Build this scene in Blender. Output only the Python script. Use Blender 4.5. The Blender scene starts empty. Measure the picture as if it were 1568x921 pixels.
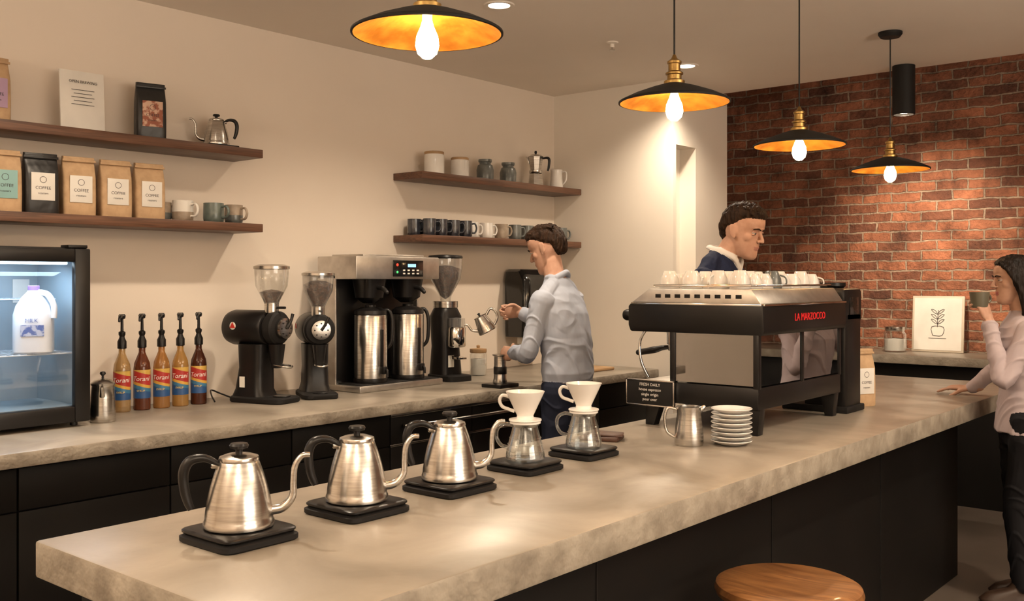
import bpy,bmesh,math,random
from mathutils import Vector as V, Matrix as M, Euler, noise
from mathutils.bvhtree import BVHTree
random.seed(4)
S=bpy.context.scene; COL=S.collection; pi=math.pi; rad=math.radians
# ------------------------------------------------------------ materials
def mat(name,c,r=.5,m=0,c2=None,sc=8,st=(1,1,1),bump=0,bsc=40,em=None,coat=0,lo=.35,hi=.65,rv=0,spec=None,det=3,dist=0):
    mt=bpy.data.materials.new(name); mt.use_nodes=True; nt=mt.node_tree; N=nt.nodes; L=nt.links.new
    b=N['Principled BSDF']; b.inputs['Roughness'].default_value=r; b.inputs['Metallic'].default_value=m
    if spec is not None: b.inputs['Specular IOR Level'].default_value=spec
    if c2 is None: c2=tuple(x*.9 for x in c)
    tc=N.new('ShaderNodeTexCoord'); mp=N.new('ShaderNodeMapping'); mp.inputs['Scale'].default_value=st
    L(tc.outputs['Object'],mp.inputs['Vector'])
    n=N.new('ShaderNodeTexNoise'); n.inputs['Scale'].default_value=sc; n.inputs['Detail'].default_value=det; n.inputs['Distortion'].default_value=dist
    L(mp.outputs[0],n.inputs['Vector'])
    rp=N.new('ShaderNodeValToRGB'); rp.color_ramp.elements[0].position=lo; rp.color_ramp.elements[1].position=hi
    rp.color_ramp.elements[0].color=(*c,1); rp.color_ramp.elements[1].color=(*c2,1)
    L(n.outputs[0],rp.inputs[0]); L(rp.outputs[0],b.inputs['Base Color'])
    if rv:
        mr=N.new('ShaderNodeMapRange'); mr.inputs[3].default_value=max(0,r-rv); mr.inputs[4].default_value=r+rv
        L(n.outputs[0],mr.inputs[0]); L(mr.outputs[0],b.inputs['Roughness'])
    if bump:
        n2=N.new('ShaderNodeTexNoise'); n2.inputs['Scale'].default_value=bsc; n2.inputs['Detail'].default_value=2
        L(mp.outputs[0],n2.inputs['Vector']); bp=N.new('ShaderNodeBump'); bp.inputs['Strength'].default_value=bump; bp.inputs['Distance'].default_value=.01
        L(n2.outputs[0],bp.inputs['Height']); L(bp.outputs[0],b.inputs['Normal'])
    if em: b.inputs['Emission Color'].default_value=(*em[0],1); b.inputs['Emission Strength'].default_value=em[1]
    if coat: b.inputs['Coat Weight'].default_value=coat; b.inputs['Coat Roughness'].default_value=.08
    return mt
def glass(name,tint=(.95,.97,.97),lo=.06,hi=.75,rough=.03,haze=0,hc=(.8,.8,.8)):
    mt=bpy.data.materials.new(name); mt.use_nodes=True; nt=mt.node_tree; N=nt.nodes; L=nt.links.new
    for x in list(N):
        if x.type=='BSDF_PRINCIPLED': N.remove(x)
    out=[x for x in N if x.type=='OUTPUT_MATERIAL'][0]
    t=N.new('ShaderNodeBsdfTransparent'); t.inputs[0].default_value=(*tint,1)
    g=N.new('ShaderNodeBsdfGlossy'); g.inputs['Roughness'].default_value=rough; g.inputs[0].default_value=(.95,.95,.95,1)
    lw=N.new('ShaderNodeLayerWeight'); lw.inputs[0].default_value=.35
    mr=N.new('ShaderNodeMapRange'); mr.inputs[3].default_value=lo; mr.inputs[4].default_value=hi
    L(lw.outputs['Facing'],mr.inputs[0]); mx=N.new('ShaderNodeMixShader'); L(mr.outputs[0],mx.inputs[0]); L(t.outputs[0],mx.inputs[1]); L(g.outputs[0],mx.inputs[2])
    last=mx
    if haze:
        d=N.new('ShaderNodeBsdfDiffuse'); d.inputs[0].default_value=(*hc,1); m2=N.new('ShaderNodeMixShader'); m2.inputs[0].default_value=haze
        L(mx.outputs[0],m2.inputs[1]); L(d.outputs[0],m2.inputs[2]); last=m2
    L(last.outputs[0],out.inputs[0]); return mt
def bands(name,stops,z0,z1,r=.4,slant=0):
    mt=bpy.data.materials.new(name); mt.use_nodes=True; nt=mt.node_tree; N=nt.nodes; L=nt.links.new; b=N['Principled BSDF']; b.inputs['Roughness'].default_value=r
    tc=N.new('ShaderNodeTexCoord'); sp=N.new('ShaderNodeSeparateXYZ'); L(tc.outputs['Object'],sp.inputs[0])
    ma=N.new('ShaderNodeMath'); ma.operation='MULTIPLY_ADD'; ma.inputs[1].default_value=slant; L(sp.outputs[1],ma.inputs[0]); L(sp.outputs[2],ma.inputs[2])
    mr=N.new('ShaderNodeMapRange'); mr.inputs[1].default_value=z0; mr.inputs[2].default_value=z1; L(ma.outputs[0],mr.inputs[0])
    rp=N.new('ShaderNodeValToRGB'); rp.color_ramp.interpolation='CONSTANT'; e=rp.color_ramp.elements
    e[0].position=0; e[0].color=(*stops[0][1],1); e[1].position=stops[1][0]; e[1].color=(*stops[1][1],1)
    for p,c in stops[2:]:
        x=e.new(p); x.color=(*c,1)
    L(mr.outputs[0],rp.inputs[0]); L(rp.outputs[0],b.inputs['Base Color']); return mt
def brickmat():
    mt=bpy.data.materials.new('old_red_brick'); mt.use_nodes=True; nt=mt.node_tree; N=nt.nodes; L=nt.links.new; b=N['Principled BSDF']; b.inputs['Roughness'].default_value=.85
    tc=N.new('ShaderNodeTexCoord'); sp=N.new('ShaderNodeSeparateXYZ'); cb=N.new('ShaderNodeCombineXYZ'); L(tc.outputs['Object'],sp.inputs[0]); L(sp.outputs[0],cb.inputs[0]); L(sp.outputs[2],cb.inputs[1])
    nz=N.new('ShaderNodeTexNoise'); nz.inputs['Scale'].default_value=9; nz.inputs['Detail'].default_value=4; L(tc.outputs['Object'],nz.inputs['Vector'])
    vs=N.new('ShaderNodeVectorMath'); vs.operation='SUBTRACT'; vs.inputs[1].default_value=(.5,.5,.5); L(nz.outputs['Color'],vs.inputs[0])
    vm=N.new('ShaderNodeVectorMath'); vm.operation='SCALE'; vm.inputs['Scale'].default_value=.034; L(vs.outputs[0],vm.inputs[0])
    va=N.new('ShaderNodeVectorMath'); L(cb.outputs[0],va.inputs[0]); L(vm.outputs[0],va.inputs[1])
    bt=N.new('ShaderNodeTexBrick'); bt.inputs['Scale'].default_value=1; bt.inputs['Brick Width'].default_value=.215; bt.inputs['Row Height'].default_value=.072
    bt.inputs['Mortar Size'].default_value=.0075; bt.inputs['Mortar Smooth'].default_value=.3; bt.inputs['Bias'].default_value=-.05
    bt.inputs['Color1'].default_value=(.42,.165,.09,1); bt.inputs['Color2'].default_value=(.14,.056,.036,1); bt.inputs['Mortar'].default_value=(.38,.29,.22,1)
    L(va.outputs[0],bt.inputs['Vector'])
    n2=N.new('ShaderNodeTexNoise'); n2.inputs['Scale'].default_value=5; n2.inputs['Detail'].default_value=8; n2.inputs['Roughness'].default_value=.8; L(tc.outputs['Object'],n2.inputs['Vector'])
    rp=N.new('ShaderNodeValToRGB'); rp.color_ramp.elements[0].position=.34; rp.color_ramp.elements[0].color=(.30,.28,.27,1); rp.color_ramp.elements[1].position=.64; rp.color_ramp.elements[1].color=(1.2,1.15,1.1,1); L(n2.outputs[0],rp.inputs[0])
    mx=N.new('ShaderNodeMixRGB'); mx.blend_type='MULTIPLY'; mx.inputs[0].default_value=1; L(bt.outputs[0],mx.inputs[1]); L(rp.outputs[0],mx.inputs[2]); L(mx.outputs[0],b.inputs['Base Color'])
    n3=N.new('ShaderNodeTexNoise'); n3.inputs['Scale'].default_value=40; n3.inputs['Detail'].default_value=3; L(tc.outputs['Object'],n3.inputs['Vector'])
    m3=N.new('ShaderNodeMath'); m3.operation='MULTIPLY_ADD'; m3.inputs[1].default_value=-1.2; L(bt.outputs['Fac'],m3.inputs[0]); L(n3.outputs[0],m3.inputs[2])
    bp=N.new('ShaderNodeBump'); bp.inputs['Strength'].default_value=1; bp.inputs['Distance'].default_value=.015; L(m3.outputs[0],bp.inputs['Height']); L(bp.outputs[0],b.inputs['Normal'])
    return mt
PLASTER=mat('cream_plaster',(.78,.69,.595),.7,c2=(.75,.66,.565),sc=1.5)
WHITEP=mat('white_plaster',(.80,.74,.66),.7,c2=(.77,.71,.63),sc=2)
CEIL=mat('ceiling_paint',(.82,.75,.67),.85,c2=(.80,.73,.65),sc=2)
BRICK=brickmat()
CONC=mat('polished_concrete',(.35,.305,.25),.34,c2=(.19,.16,.125),sc=2.6,rv=.10,bump=.05,bsc=30,lo=.32,hi=.70,det=9,dist=.8,spec=.4)
CEDGE=mat('raw_concrete_edge',(.33,.29,.235),.65,c2=(.19,.16,.125),sc=11,bump=.5,bsc=40,lo=.34,hi=.68,det=8)
FLOORM=mat('floor_concrete',(.15,.12,.10),.4,c2=(.10,.08,.065),sc=2,det=6)
WALNUT=mat('walnut',(.15,.068,.038),.42,c2=(.075,.033,.019),sc=6,st=(6,.5,14),det=5,dist=1)
BLK=mat('black_satin',(.009,.008,.008),.33,spec=.35)
BLKM=mat('black_matte',(.011,.010,.010),.6,spec=.25)
BLKG=mat('black_gloss',(.008,.008,.008),.12,coat=.4)
CAB=mat('cabinet_black',(.005,.0044,.004),.55,c2=(.007,.006,.0055),sc=3,spec=.18)
STEEL=mat('brushed_steel',(.64,.61,.57),.24,1,c2=(.47,.445,.415),sc=30,st=(.4,.4,6),rv=.06)
STEEL2=mat('satin_steel',(.64,.61,.57),.38,1,c2=(.54,.51,.475),sc=20)
CHROME=mat('chrome',(.80,.78,.75),.10,1)
BRASS=mat('aged_brass',(.52,.34,.12),.32,1,c2=(.30,.18,.06),sc=20)
GOLD=mat('gold_leaf_inner',(.60,.27,.04),.5,.35,c2=(.36,.14,.015),sc=14,bump=.3,bsc=30)
CERW=mat('white_ceramic',(.80,.77,.73),.18,coat=.3)
CERG=mat('grey_glaze',(.15,.16,.155),.3,c2=(.09,.10,.095),sc=20,coat=.3)
CERGR=mat('green_glaze',(.13,.165,.15),.3,c2=(.08,.105,.095),sc=20,coat=.3)
CERB=mat('beige_stoneware',(.40,.32,.24),.45,c2=(.28,.22,.165),sc=25)
CERD=mat('navy_glaze',(.04,.045,.058),.22,c2=(.02,.022,.03),sc=16,coat=.4)
OLIVE=mat('olive_glaze',(.11,.10,.07),.4)
KRAFT=mat('kraft_paper',(.53,.355,.205),.75,c2=(.45,.295,.165),sc=30,bump=.25,bsc=18)
BLKF=mat('black_foil_bag',(.016,.015,.015),.38,bump=.5,bsc=14)
PAPER=mat('paper_white',(.76,.73,.68),.7)
PAPERG=mat('paper_mint',(.27,.47,.46),.7); PAPERP=mat('paper_lilac',(.48,.33,.48),.7); PAPERR=mat('paper_rust',(.30,.10,.06),.7,c2=(.60,.40,.30),sc=40,lo=.45,hi=.55)
INK=mat('ink',(.05,.04,.04),.7); RED=mat('red_enamel',(.60,.02,.02),.4,em=((.9,.03,.03),.15)); REDM=mat('red_badge',(.55,.03,.02),.4)
GL=glass('clear_glass',lo=.06,hi=.8); GLD=glass('fridge_glass',(.97,.98,1),.03,.35); GLS=glass('smoked_panel',(.24,.22,.20),.20,.75,.015)
HOP=glass('hopper_plastic',(.92,.92,.90),.08,.6,.08,.10)
BEANS=mat('coffee_beans',(.12,.05,.022),.35,c2=(.035,.014,.007),sc=70,bump=.8,bsc=90)
MILK=mat('milk_plastic',(.78,.81,.86),.35); MBLUE=mat('milk_label_blue',(.08,.15,.42),.5,c2=(.5,.55,.7),sc=50,lo=.45,hi=.55); MCAP=mat('jug_cap',(.30,.16,.40),.4)
FRI=mat('fridge_liner',(.32,.40,.45),.4); WIRE=mat('white_wire',(.7,.75,.8),.4)
SYR=[glass('syrup_clear',(.80,.62,.35),.08,.6,.05,.35,(.50,.33,.15)),glass('syrup_brown',(.35,.12,.05),.08,.5,.05,.6,(.14,.04,.018)),glass('syrup_amber',(.75,.40,.12),.08,.5,.05,.5,(.40,.20,.06)),glass('syrup_gold',(.8,.5,.15),.08,.5,.05,.5,(.45,.26,.08)),glass('syrup_dark',(.25,.08,.04),.08,.5,.05,.7,(.07,.02,.01))]
LBL=bands('syrup_label',[(0,(.025,.08,.22)),(.30,(.05,.17,.30)),(.42,(.58,.34,.06)),(.52,(.38,.03,.025)),(.9,(.55,.35,.08))],.055,.185,.35,.3)
YEL=mat('label_yellow',(.75,.55,.15),.5); WHT=mat('label_white',(.82,.79,.72),.5)
SEAT=mat('stool_wood',(.27,.12,.04),.35,c2=(.14,.055,.018),sc=5,st=(1,9,1),det=5,dist=1,coat=.3)
LEDB=mat('blue_display',(.02,.05,.1),.3,em=((.3,.6,1),1.2)); LEDR=mat('led_red',(.5,.02,.02),.3,em=((1,.05,.02),1.2)); LEDG=mat('led_green',(.02,.4,.05),.3,em=((.1,1,.2),.8))
BULB=mat('bulb_glow',(1,.8,.5),.4,em=((1,.66,.32),55)); DLE=mat('downlight_lens',(1,.95,.85),.4,em=((1,.86,.68),10))
CANE=mat('spot_lens',(1,.9,.8),.4,em=((1,.8,.55),20))
LEATH=mat('brown_leather',(.10,.045,.025),.5,c2=(.05,.02,.012),sc=14)
WOODL=mat('light_wood',(.46,.29,.145),.5,c2=(.34,.205,.10),sc=8,st=(1,1,8))
# ------------------------------------------------------------ geometry helpers
class G:
    def __init__(s,name,loc=(0,0,0),rz=0,k=1):
        s.e=bpy.data.objects.new(name,None); COL.objects.link(s.e); s.e.location=loc; s.e.rotation_euler=(0,0,rz); s.e.scale=(k,k,k); s.e.empty_display_size=.05
def link(ob,g):
    COL.objects.link(ob)
    if g: ob.parent=g.e
    return ob
def fin(n,bm,mt,g=None,sm=True,ang=35):
    bmesh.ops.remove_doubles(bm,verts=bm.verts,dist=1e-5); bmesh.ops.recalc_face_normals(bm,faces=bm.faces)
    for f in bm.faces: f.smooth=sm
    for e in bm.edges:
        if len(e.link_faces)==2 and e.calc_face_angle(0)>rad(ang): e.smooth=False
    me=bpy.data.meshes.new(n); bm.to_mesh(me); bm.free(); me.materials.append(mt)
    return link(bpy.data.objects.new(n,me),g)
def xf(bm,c,rot):
    m=M.Translation(c)
    if rot: m=m@Euler(rot).to_matrix().to_4x4()
    bmesh.ops.transform(bm,matrix=m,verts=bm.verts)
def box(n,c,s,mt,g=None,bv=.003,rot=None,tp=None):
    bm=bmesh.new(); bmesh.ops.create_cube(bm,size=1)
    for v in bm.verts:
        v.co=V((v.co.x*s[0],v.co.y*s[1],v.co.z*s[2]))
        if tp and v.co.z>0: v.co.x*=tp[0]; v.co.y*=tp[1]
    if bv: bmesh.ops.bevel(bm,geom=bm.edges[:],offset=min(bv,min(s)*.4),segments=2,affect='EDGES',profile=.5)
    xf(bm,c,rot); return fin(n,bm,mt,g)
def bx(n,x0,x1,y0,y1,z0,z1,mt,g=None,bv=.003): return box(n,((x0+x1)/2,(y0+y1)/2,(z0+z1)/2),(x1-x0,y1-y0,z1-z0),mt,g,bv)
def pydata(n,vs,fs,mt,g,c=(0,0,0),rot=None,ang=35):
    bm=bmesh.new(); b=[bm.verts.new(v) for v in vs]
    for f in fs:
        try: bm.faces.new([b[i] for i in f])
        except ValueError: pass
    xf(bm,c,rot); return fin(n,bm,mt,g,ang=ang)
def lathe(n,prof,mt,g=None,c=(0,0,0),seg=40,rot=None,sx=1,sy=1,ang=35):
    vs=[];fs=[]
    for r,z in prof:
        for i in range(seg):
            a=2*pi*i/seg; vs.append((r*math.cos(a)*sx,r*math.sin(a)*sy,z))
    for j in range(len(prof)-1):
        for i in range(seg):
            k=(i+1)%seg; fs.append((j*seg+i,j*seg+k,(j+1)*seg+k,(j+1)*seg+i))
    bm=bmesh.new(); b=[bm.verts.new(v) for v in vs]
    for f in fs: bm.faces.new([b[i] for i in f])
    bmesh.ops.remove_doubles(bm,verts=bm.verts,dist=1e-6)
    bmesh.ops.dissolve_degenerate(bm,edges=bm.edges,dist=1e-7)
    xf(bm,c,rot); return fin(n,bm,mt,g,ang=ang)
def cyl(n,c,r,h,mt,g=None,rot=None,seg=32,bv=.002):
    bv=min(bv,r*.4,h*.4); return lathe(n,[(0,-h/2),(r-bv,-h/2),(r,-h/2+bv),(r,h/2-bv),(r-bv,h/2),(0,h/2)],mt,g,c,seg,rot)
def crom(pts,rs,sub):
    P=[V(p) for p in pts]; n=len(P); o=[];ro=[]
    for i in range(n-1):
        p0=P[max(i-1,0)];p1=P[i];p2=P[i+1];p3=P[min(i+2,n-1)]
        for s in range(sub):
            t=s/sub; o.append(.5*((2*p1)+(p2-p0)*t+(2*p0-5*p1+4*p2-p3)*t*t+(3*p1-p0-3*p2+p3)*t**3)); ro.append(rs[i]*(1-t)+rs[i+1]*t)
    o.append(P[-1]); ro.append(rs[-1]); return o,ro
def tubeg(pts,rs,seg=12,sub=5,rnd=False,flat=1,fn=None):
    if not isinstance(rs,(list,tuple)): rs=[rs]*len(pts)
    P,R=crom(pts,rs,sub) if sub>1 else ([V(p) for p in pts],list(rs))
    if rnd:
        d0=(P[0]-P[1]).normalized(); d1=(P[-1]-P[-2]).normalized(); r0=R[0]; r1=R[-1]
        P=[P[0]+d0*r0*.95,P[0]+d0*r0*.7,P[0]+d0*r0*.35]+P+[P[-1]+d1*r1*.35,P[-1]+d1*r1*.7,P[-1]+d1*r1*.95]
        R=[r0*.3,r0*.72,r0*.94]+R+[r1*.94,r1*.72,r1*.3]
    T=[(P[min(i+1,len(P)-1)]-P[max(i-1,0)]).normalized() for i in range(len(P))]
    u=V(fn) if fn else (V((0,0,1)) if abs(T[0].z)<.9 else V((1,0,0)))
    vs=[];fs=[]
    for i,p in enumerate(P):
        u=(u-T[i]*u.dot(T[i])).normalized(); w=T[i].cross(u)
        for k in range(seg):
            a=2*pi*k/seg; vs.append(p+(u*math.cos(a)+w*math.sin(a)*flat)*R[i])
    for i in range(len(P)-1):
        for k in range(seg):
            q=(k+1)%seg; fs.append((i*seg+k,i*seg+q,(i+1)*seg+q,(i+1)*seg+k))
    fs.append(tuple(range(seg-1,-1,-1))); fs.append(tuple((len(P)-1)*seg+k for k in range(seg)))
    return vs,fs
def tube(n,pts,rs,mt,g=None,seg=12,sub=6,rnd=False,flat=1,fn=None):
    v,f=tubeg(pts,rs,seg,sub,rnd,flat,fn); return pydata(n,v,f,mt,g,ang=50)
def loftg(rings,seg=32):
    vs=[];fs=[]
    for R in rings:
        cx,cy,cz,rx,ry=R[:5]; p=R[5] if len(R)>5 else 2
        for i in range(seg):
            a=2*pi*(i+.5)/seg; c=math.cos(a); s=math.sin(a)
            vs.append(V((cx+rx*math.copysign(abs(c)**(2/p),c),cy+ry*math.copysign(abs(s)**(2/p),s),cz)))
    for j in range(len(rings)-1):
        for i in range(seg):
            k=(i+1)%seg; fs.append((j*seg+i,j*seg+k,(j+1)*seg+k,(j+1)*seg+i))
    fs.append(tuple(range(seg-1,-1,-1))); fs.append(tuple((len(rings)-1)*seg+k for k in range(seg)))
    return vs,fs
def loft(n,rings,mt,g=None,seg=32,c=(0,0,0),rot=None,ang=40):
    v,f=loftg(rings,seg); return pydata(n,v,f,mt,g,c,rot,ang)
def prism(n,pts,d0,d1,mt,g=None,ax='y',bv=.003):
    bm=bmesh.new()
    def q(a,b,d): return {'y':(a,d,b),'x':(d,a,b),'z':(a,b,d)}[ax]
    A=[bm.verts.new(q(a,b,d0)) for a,b in pts]; B=[bm.verts.new(q(a,b,d1)) for a,b in pts]; n_=len(pts)
    bm.faces.new(A); bm.faces.new(B[::-1])
    for i in range(n_): bm.faces.new([A[i],A[(i+1)%n_],B[(i+1)%n_],B[i]])
    if bv: bmesh.ops.bevel(bm,geom=bm.edges[:],offset=bv,segments=2,affect='EDGES',profile=.5)
    return fin(n,bm,mt,g)
def text(n,s,size,mt,g=None,c=(0,0,0),rot=(pi/2,0,pi/2),ext=.0006,bend=0,al='CENTER',sh=0):
    cu=bpy.data.curves.new(n,'FONT'); cu.body=s; cu.size=size; cu.extrude=ext; cu.align_x=al; cu.shear=sh; cu.resolution_u=3
    t=bpy.data.objects.new(n,cu); COL.objects.link(t); dg=bpy.context.evaluated_depsgraph_get(); me=bpy.data.meshes.new_from_object(t.evaluated_get(dg)); bpy.data.objects.remove(t)
    m=Euler(rot).to_matrix().to_4x4()
    for v in me.vertices:
        if bend:
            a=v.co.x/bend; v.co=V(((bend+v.co.z)*math.cos(a),(bend+v.co.z)*math.sin(a),v.co.y))+V(c)
        else: v.co=m@v.co+V(c)
    me.name=n; me.materials.clear(); me.materials.append(mt); return link(bpy.data.objects.new(n,me),g)
# ------------------------------------------------------------ room
CZ=2.85
bx('floor',-4.6,4.1,-3.1,7.6,-.1,0,FLOORM,bv=0)
bx('wall_left',-4.5,-4.4,-3.1,7.45,0,3.4,PLASTER,bv=0)
bx('wall_right',4,4.1,-3.1,7.45,0,3.4,PLASTER,bv=0)
bx('wall_rear',-4.4,4,-3.1,-3,0,3.4,PLASTER,bv=0)
bx('wall_brick',-4.5,4.1,7.45,7.57,0,3.4,BRICK,bv=0)
bx('ceiling',-4.4,4,-3,6.39,CZ,2.97,CEIL,bv=0)
bx('ceiling_upper',-4.5,4.1,-3.1,7.57,3.4,3.5,CEIL,bv=0)
w=G('wall_end'); bx('front',-4.4,-3.405,5.70,5.74,0,CZ,WHITEP,w,0); bx('core',-4.4,-3.53,5.74,6.45,0,CZ,WHITEP,w,0)
bx('pier',-3.53,-3.405,6.0,6.45,0,CZ,WHITEP,w,0); bx('lintel',-3.53,-3.405,5.74,6.0,2.42,CZ,WHITEP,w,0)
bx('baseboard_end',-3.405,-3.39,6.02,6.45,0,.1,BLKM,bv=.002)
wn=G('added_fill_window',(3.99,1.6,1.7)); FILL_PANE=mat('added_fill_pane',(.8,.8,.8),.3,em=((1,.88,.72),.5))  # unseen window added on the right wall; its pane glows as soft fill
bx('pane',-.01,0,-1.9,1.9,-.8,.8,FILL_PANE,wn,0)
for a in (-1.9,-.65,.65,1.9): bx('mullion',-.05,0,a-.03,a+.03,-.85,.85,BLKM,wn)
for a in (-.83,.83): bx('frame_rail',-.05,0,-1.95,1.95,a-.03,a+.03,BLKM,wn)
isl=G('island_counter')
def slab(n,x0,x1,y0,y1,z0,z1,g):
    o=bx(n,x0,x1,y0,y1,z0,z1,CONC,g,.007); o.data.materials.append(CEDGE)
    for p in o.data.polygons:
        if abs(p.normal.z)<.4: p.material_index=1
slab('concrete_top',-2.30,-1.38,1.03,6.22,.835,.92,isl)
bx('base',-2.22,-1.52,1.10,5.36,0.0,.835,CAB,isl)
for y in (2.15,3.2,4.25): bx('panel_joint',-1.523,-1.517,y,y+.004,.02,.82,BLKM,isl,0)
bc=G('back_counter'); slab('concrete_top',-4.398,-3.51,.9,5.695,.865,.92,bc)
bx('cabinet',-4.395,-3.58,.92,5.69,.08,.865,CAB,bc); bx('toe_kick',-4.3,-3.63,.95,5.65,0,.08,BLKM,bc)
y=.95
for i in range(8):
    bx('cabinet_front',-3.58,-3.56,y,y+.583,.1,.70 ,CAB,bc,.002); bx('drawer_front',-3.58,-3.56,y,y+.583,.706,.855,CAB,bc,.002); y+=.59
bx('steel_rail',-3.58,-3.545,3.30,4.45,.845,.862,STEEL,bc); bx('steel_rail_low',-3.56,-3.55,3.30,4.45,.70,.712,STEEL,bc)
tube('steel_handle',[(-3.56,3.4,.80),(-3.51,3.42,.80),(-3.50,3.9,.80),(-3.51,4.33,.80),(-3.56,4.35,.80)],.009,STEEL,bc)
sd=G('side_counter'); slab('concrete_top',-3.2,0.6,6.9,7.445,.94,1.0,sd); bx('cabinet',-3.15,.55,7.0,7.44,0,.94,CAB,sd)
for (y0,y1,z) in ((.9,2.99,2.17),(.9,2.99,1.798),(4.11,5.695,2.16),(4.11,5.695,1.785)): bx('wall_shelf',-4.4,-4.15,y0,y1,z-.042,z,WALNUT,bv=.003)
# ------------------------------------------------------------ lights
def pendant(y,z,x=-1.87):
    g=G('pendant_lamp',(x,y,z)); k=.2
    lathe('shade',[(.2,0),(.197,.008),(.15,.030),(.09,.052),(.045,.066),(.03,.070)],BLKM,g,seg=64)
    lathe('shade_inner',[(.198,-.001),(.194,.005),(.149,.026),(.09,.048),(.045,.062),(.0,.064)],GOLD,g,seg=64)
    lathe('rim',[(.197,-.002),(.203,-.001),(.203,.004),(.197,.006)],BLKM,g,seg=64)
    lathe('socket',[(.038,.068),(.038,.078),(.026,.084),(.026,.10),(.032,.102),(.032,.108),(.022,.115),(.022,.14),(.026,.142),(.026,.15),(.012,.16),(.005,.175),(0,.175)],BRASS,g)
    lathe('bulb',[(0,-.068),(.012,-.066),(.026,-.053),(.032,-.032),(.029,-.008),(.018,.018),(.013,.035),(.013,.06)],BULB,g,seg=20)
    h=CZ-z; cyl('cord',(0,0,(h+.17)/2),.0035,h-.17,BLK,g,seg=10); lathe('canopy',[(0,h-.03),(.05,h-.028),(.062,h-.012),(.062,h),(0,h)],BLKM,g)
for y,z in ((1.87,2.175),(3.14,2.165),(4.22,2.12),(5.38,2.11)): pendant(y,z)
def lamp(n,typ,loc,e,c,size=.05,tgt=None,ang=110,bl=.6,sy=None):
    l=bpy.data.lights.new(n,typ); l.energy=e; l.color=c
    if typ=='SPOT': l.spot_size=rad(ang); l.spot_blend=bl; l.shadow_soft_size=size
    elif typ=='AREA': l.size=size; 
    else: l.shadow_soft_size=size
    if typ=='AREA' and sy: l.shape='RECTANGLE'; l.size_y=sy
    o=bpy.data.objects.new(n,l); o.location=loc; COL.objects.link(o)
    if tgt is not None: o.rotation_euler=(V(tgt)-V(loc)).to_track_quat('-Z','Y').to_euler()
    return o
W=(1,.82,.62)
def down(x,y,e=95):
    g=G('recessed_downlight',(x,y,CZ)); lathe('trim_ring',[(.05,-.001),(.054,-.006),(.072,-.006),(.076,0),(.05,0)],WHITEP,g); cyl('lens',(0,0,-.002),.052,.003,DLE,g)
    lamp('downlight_lamp','SPOT',(x,y,CZ-.012),e,W,.06,(x,y,0),140,.8)
for x,y,e in ((-3.13,-.1,80),(-3.13,1.8,95),(-3.13,3.62,105),(-3.13,5.4,110),(-.4,.2,70),(-.2,2.4,90),(-.2,4.6,90)): down(x,y,e)  # downlights right of the island are out of view, added for general fill
lamp('added_fill_light','AREA',(3.85,1.6,1.7),55,(1,.86,.70),3.6,(-1,1.6,1.8),sy=1.5)  # area light added at the made-up window to brighten walls and ceiling
for x,y,e in ((1.3,-1.2,95),(1.5,3.4,110),(-2.2,-1.3,80)):  # unseen uplights added out of frame to brighten the ceiling and give bounce
    g=G('added_uplight',(x,y,0)); lathe('base',[(0,0),(.15,0),(.15,.015),(.02,.025),(0,.025)],BLKM,g); cyl('pole',(0,0,.95),.012,1.86,BLKM,g); lathe('bowl',[(.0,1.86),(.05,1.87),(.17,1.93),(.20,1.97),(.195,1.97),(.16,1.935),(.0,1.88)],BLKM,g); lamp('added_uplight_lamp','AREA',(x,y,1.985),e,(1,.84,.66),.35,(x,y,3))
g=G('ceiling_sprinkler',(-3.14,4.6,CZ)); lathe('plate',[(0,0),(.035,0),(.033,-.006),(.012,-.01),(.012,-.03),(0,-.03)],WHITEP,g); cyl('deflector',(0,0,-.045),.018,.003,CHROME,g); cyl('stem',(0,0,-.035),.005,.02,CHROME,g)
g=G('cylinder_spotlight',(-2.1,6.28,CZ)); lathe('can',[(0,0),(.067,0),(.067,-.305),(.058,-.305),(.055,-.285),(0,-.285)],BLKM,g); cyl('lens',(0,0,-.288),.05,.004,CANE,g)
lamp('brick_washer_lamp','SPOT',(-2.1,6.28,CZ-.32),105,(1,.80,.58),.04,(-2.3,7.45,1.7),75,1)
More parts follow.
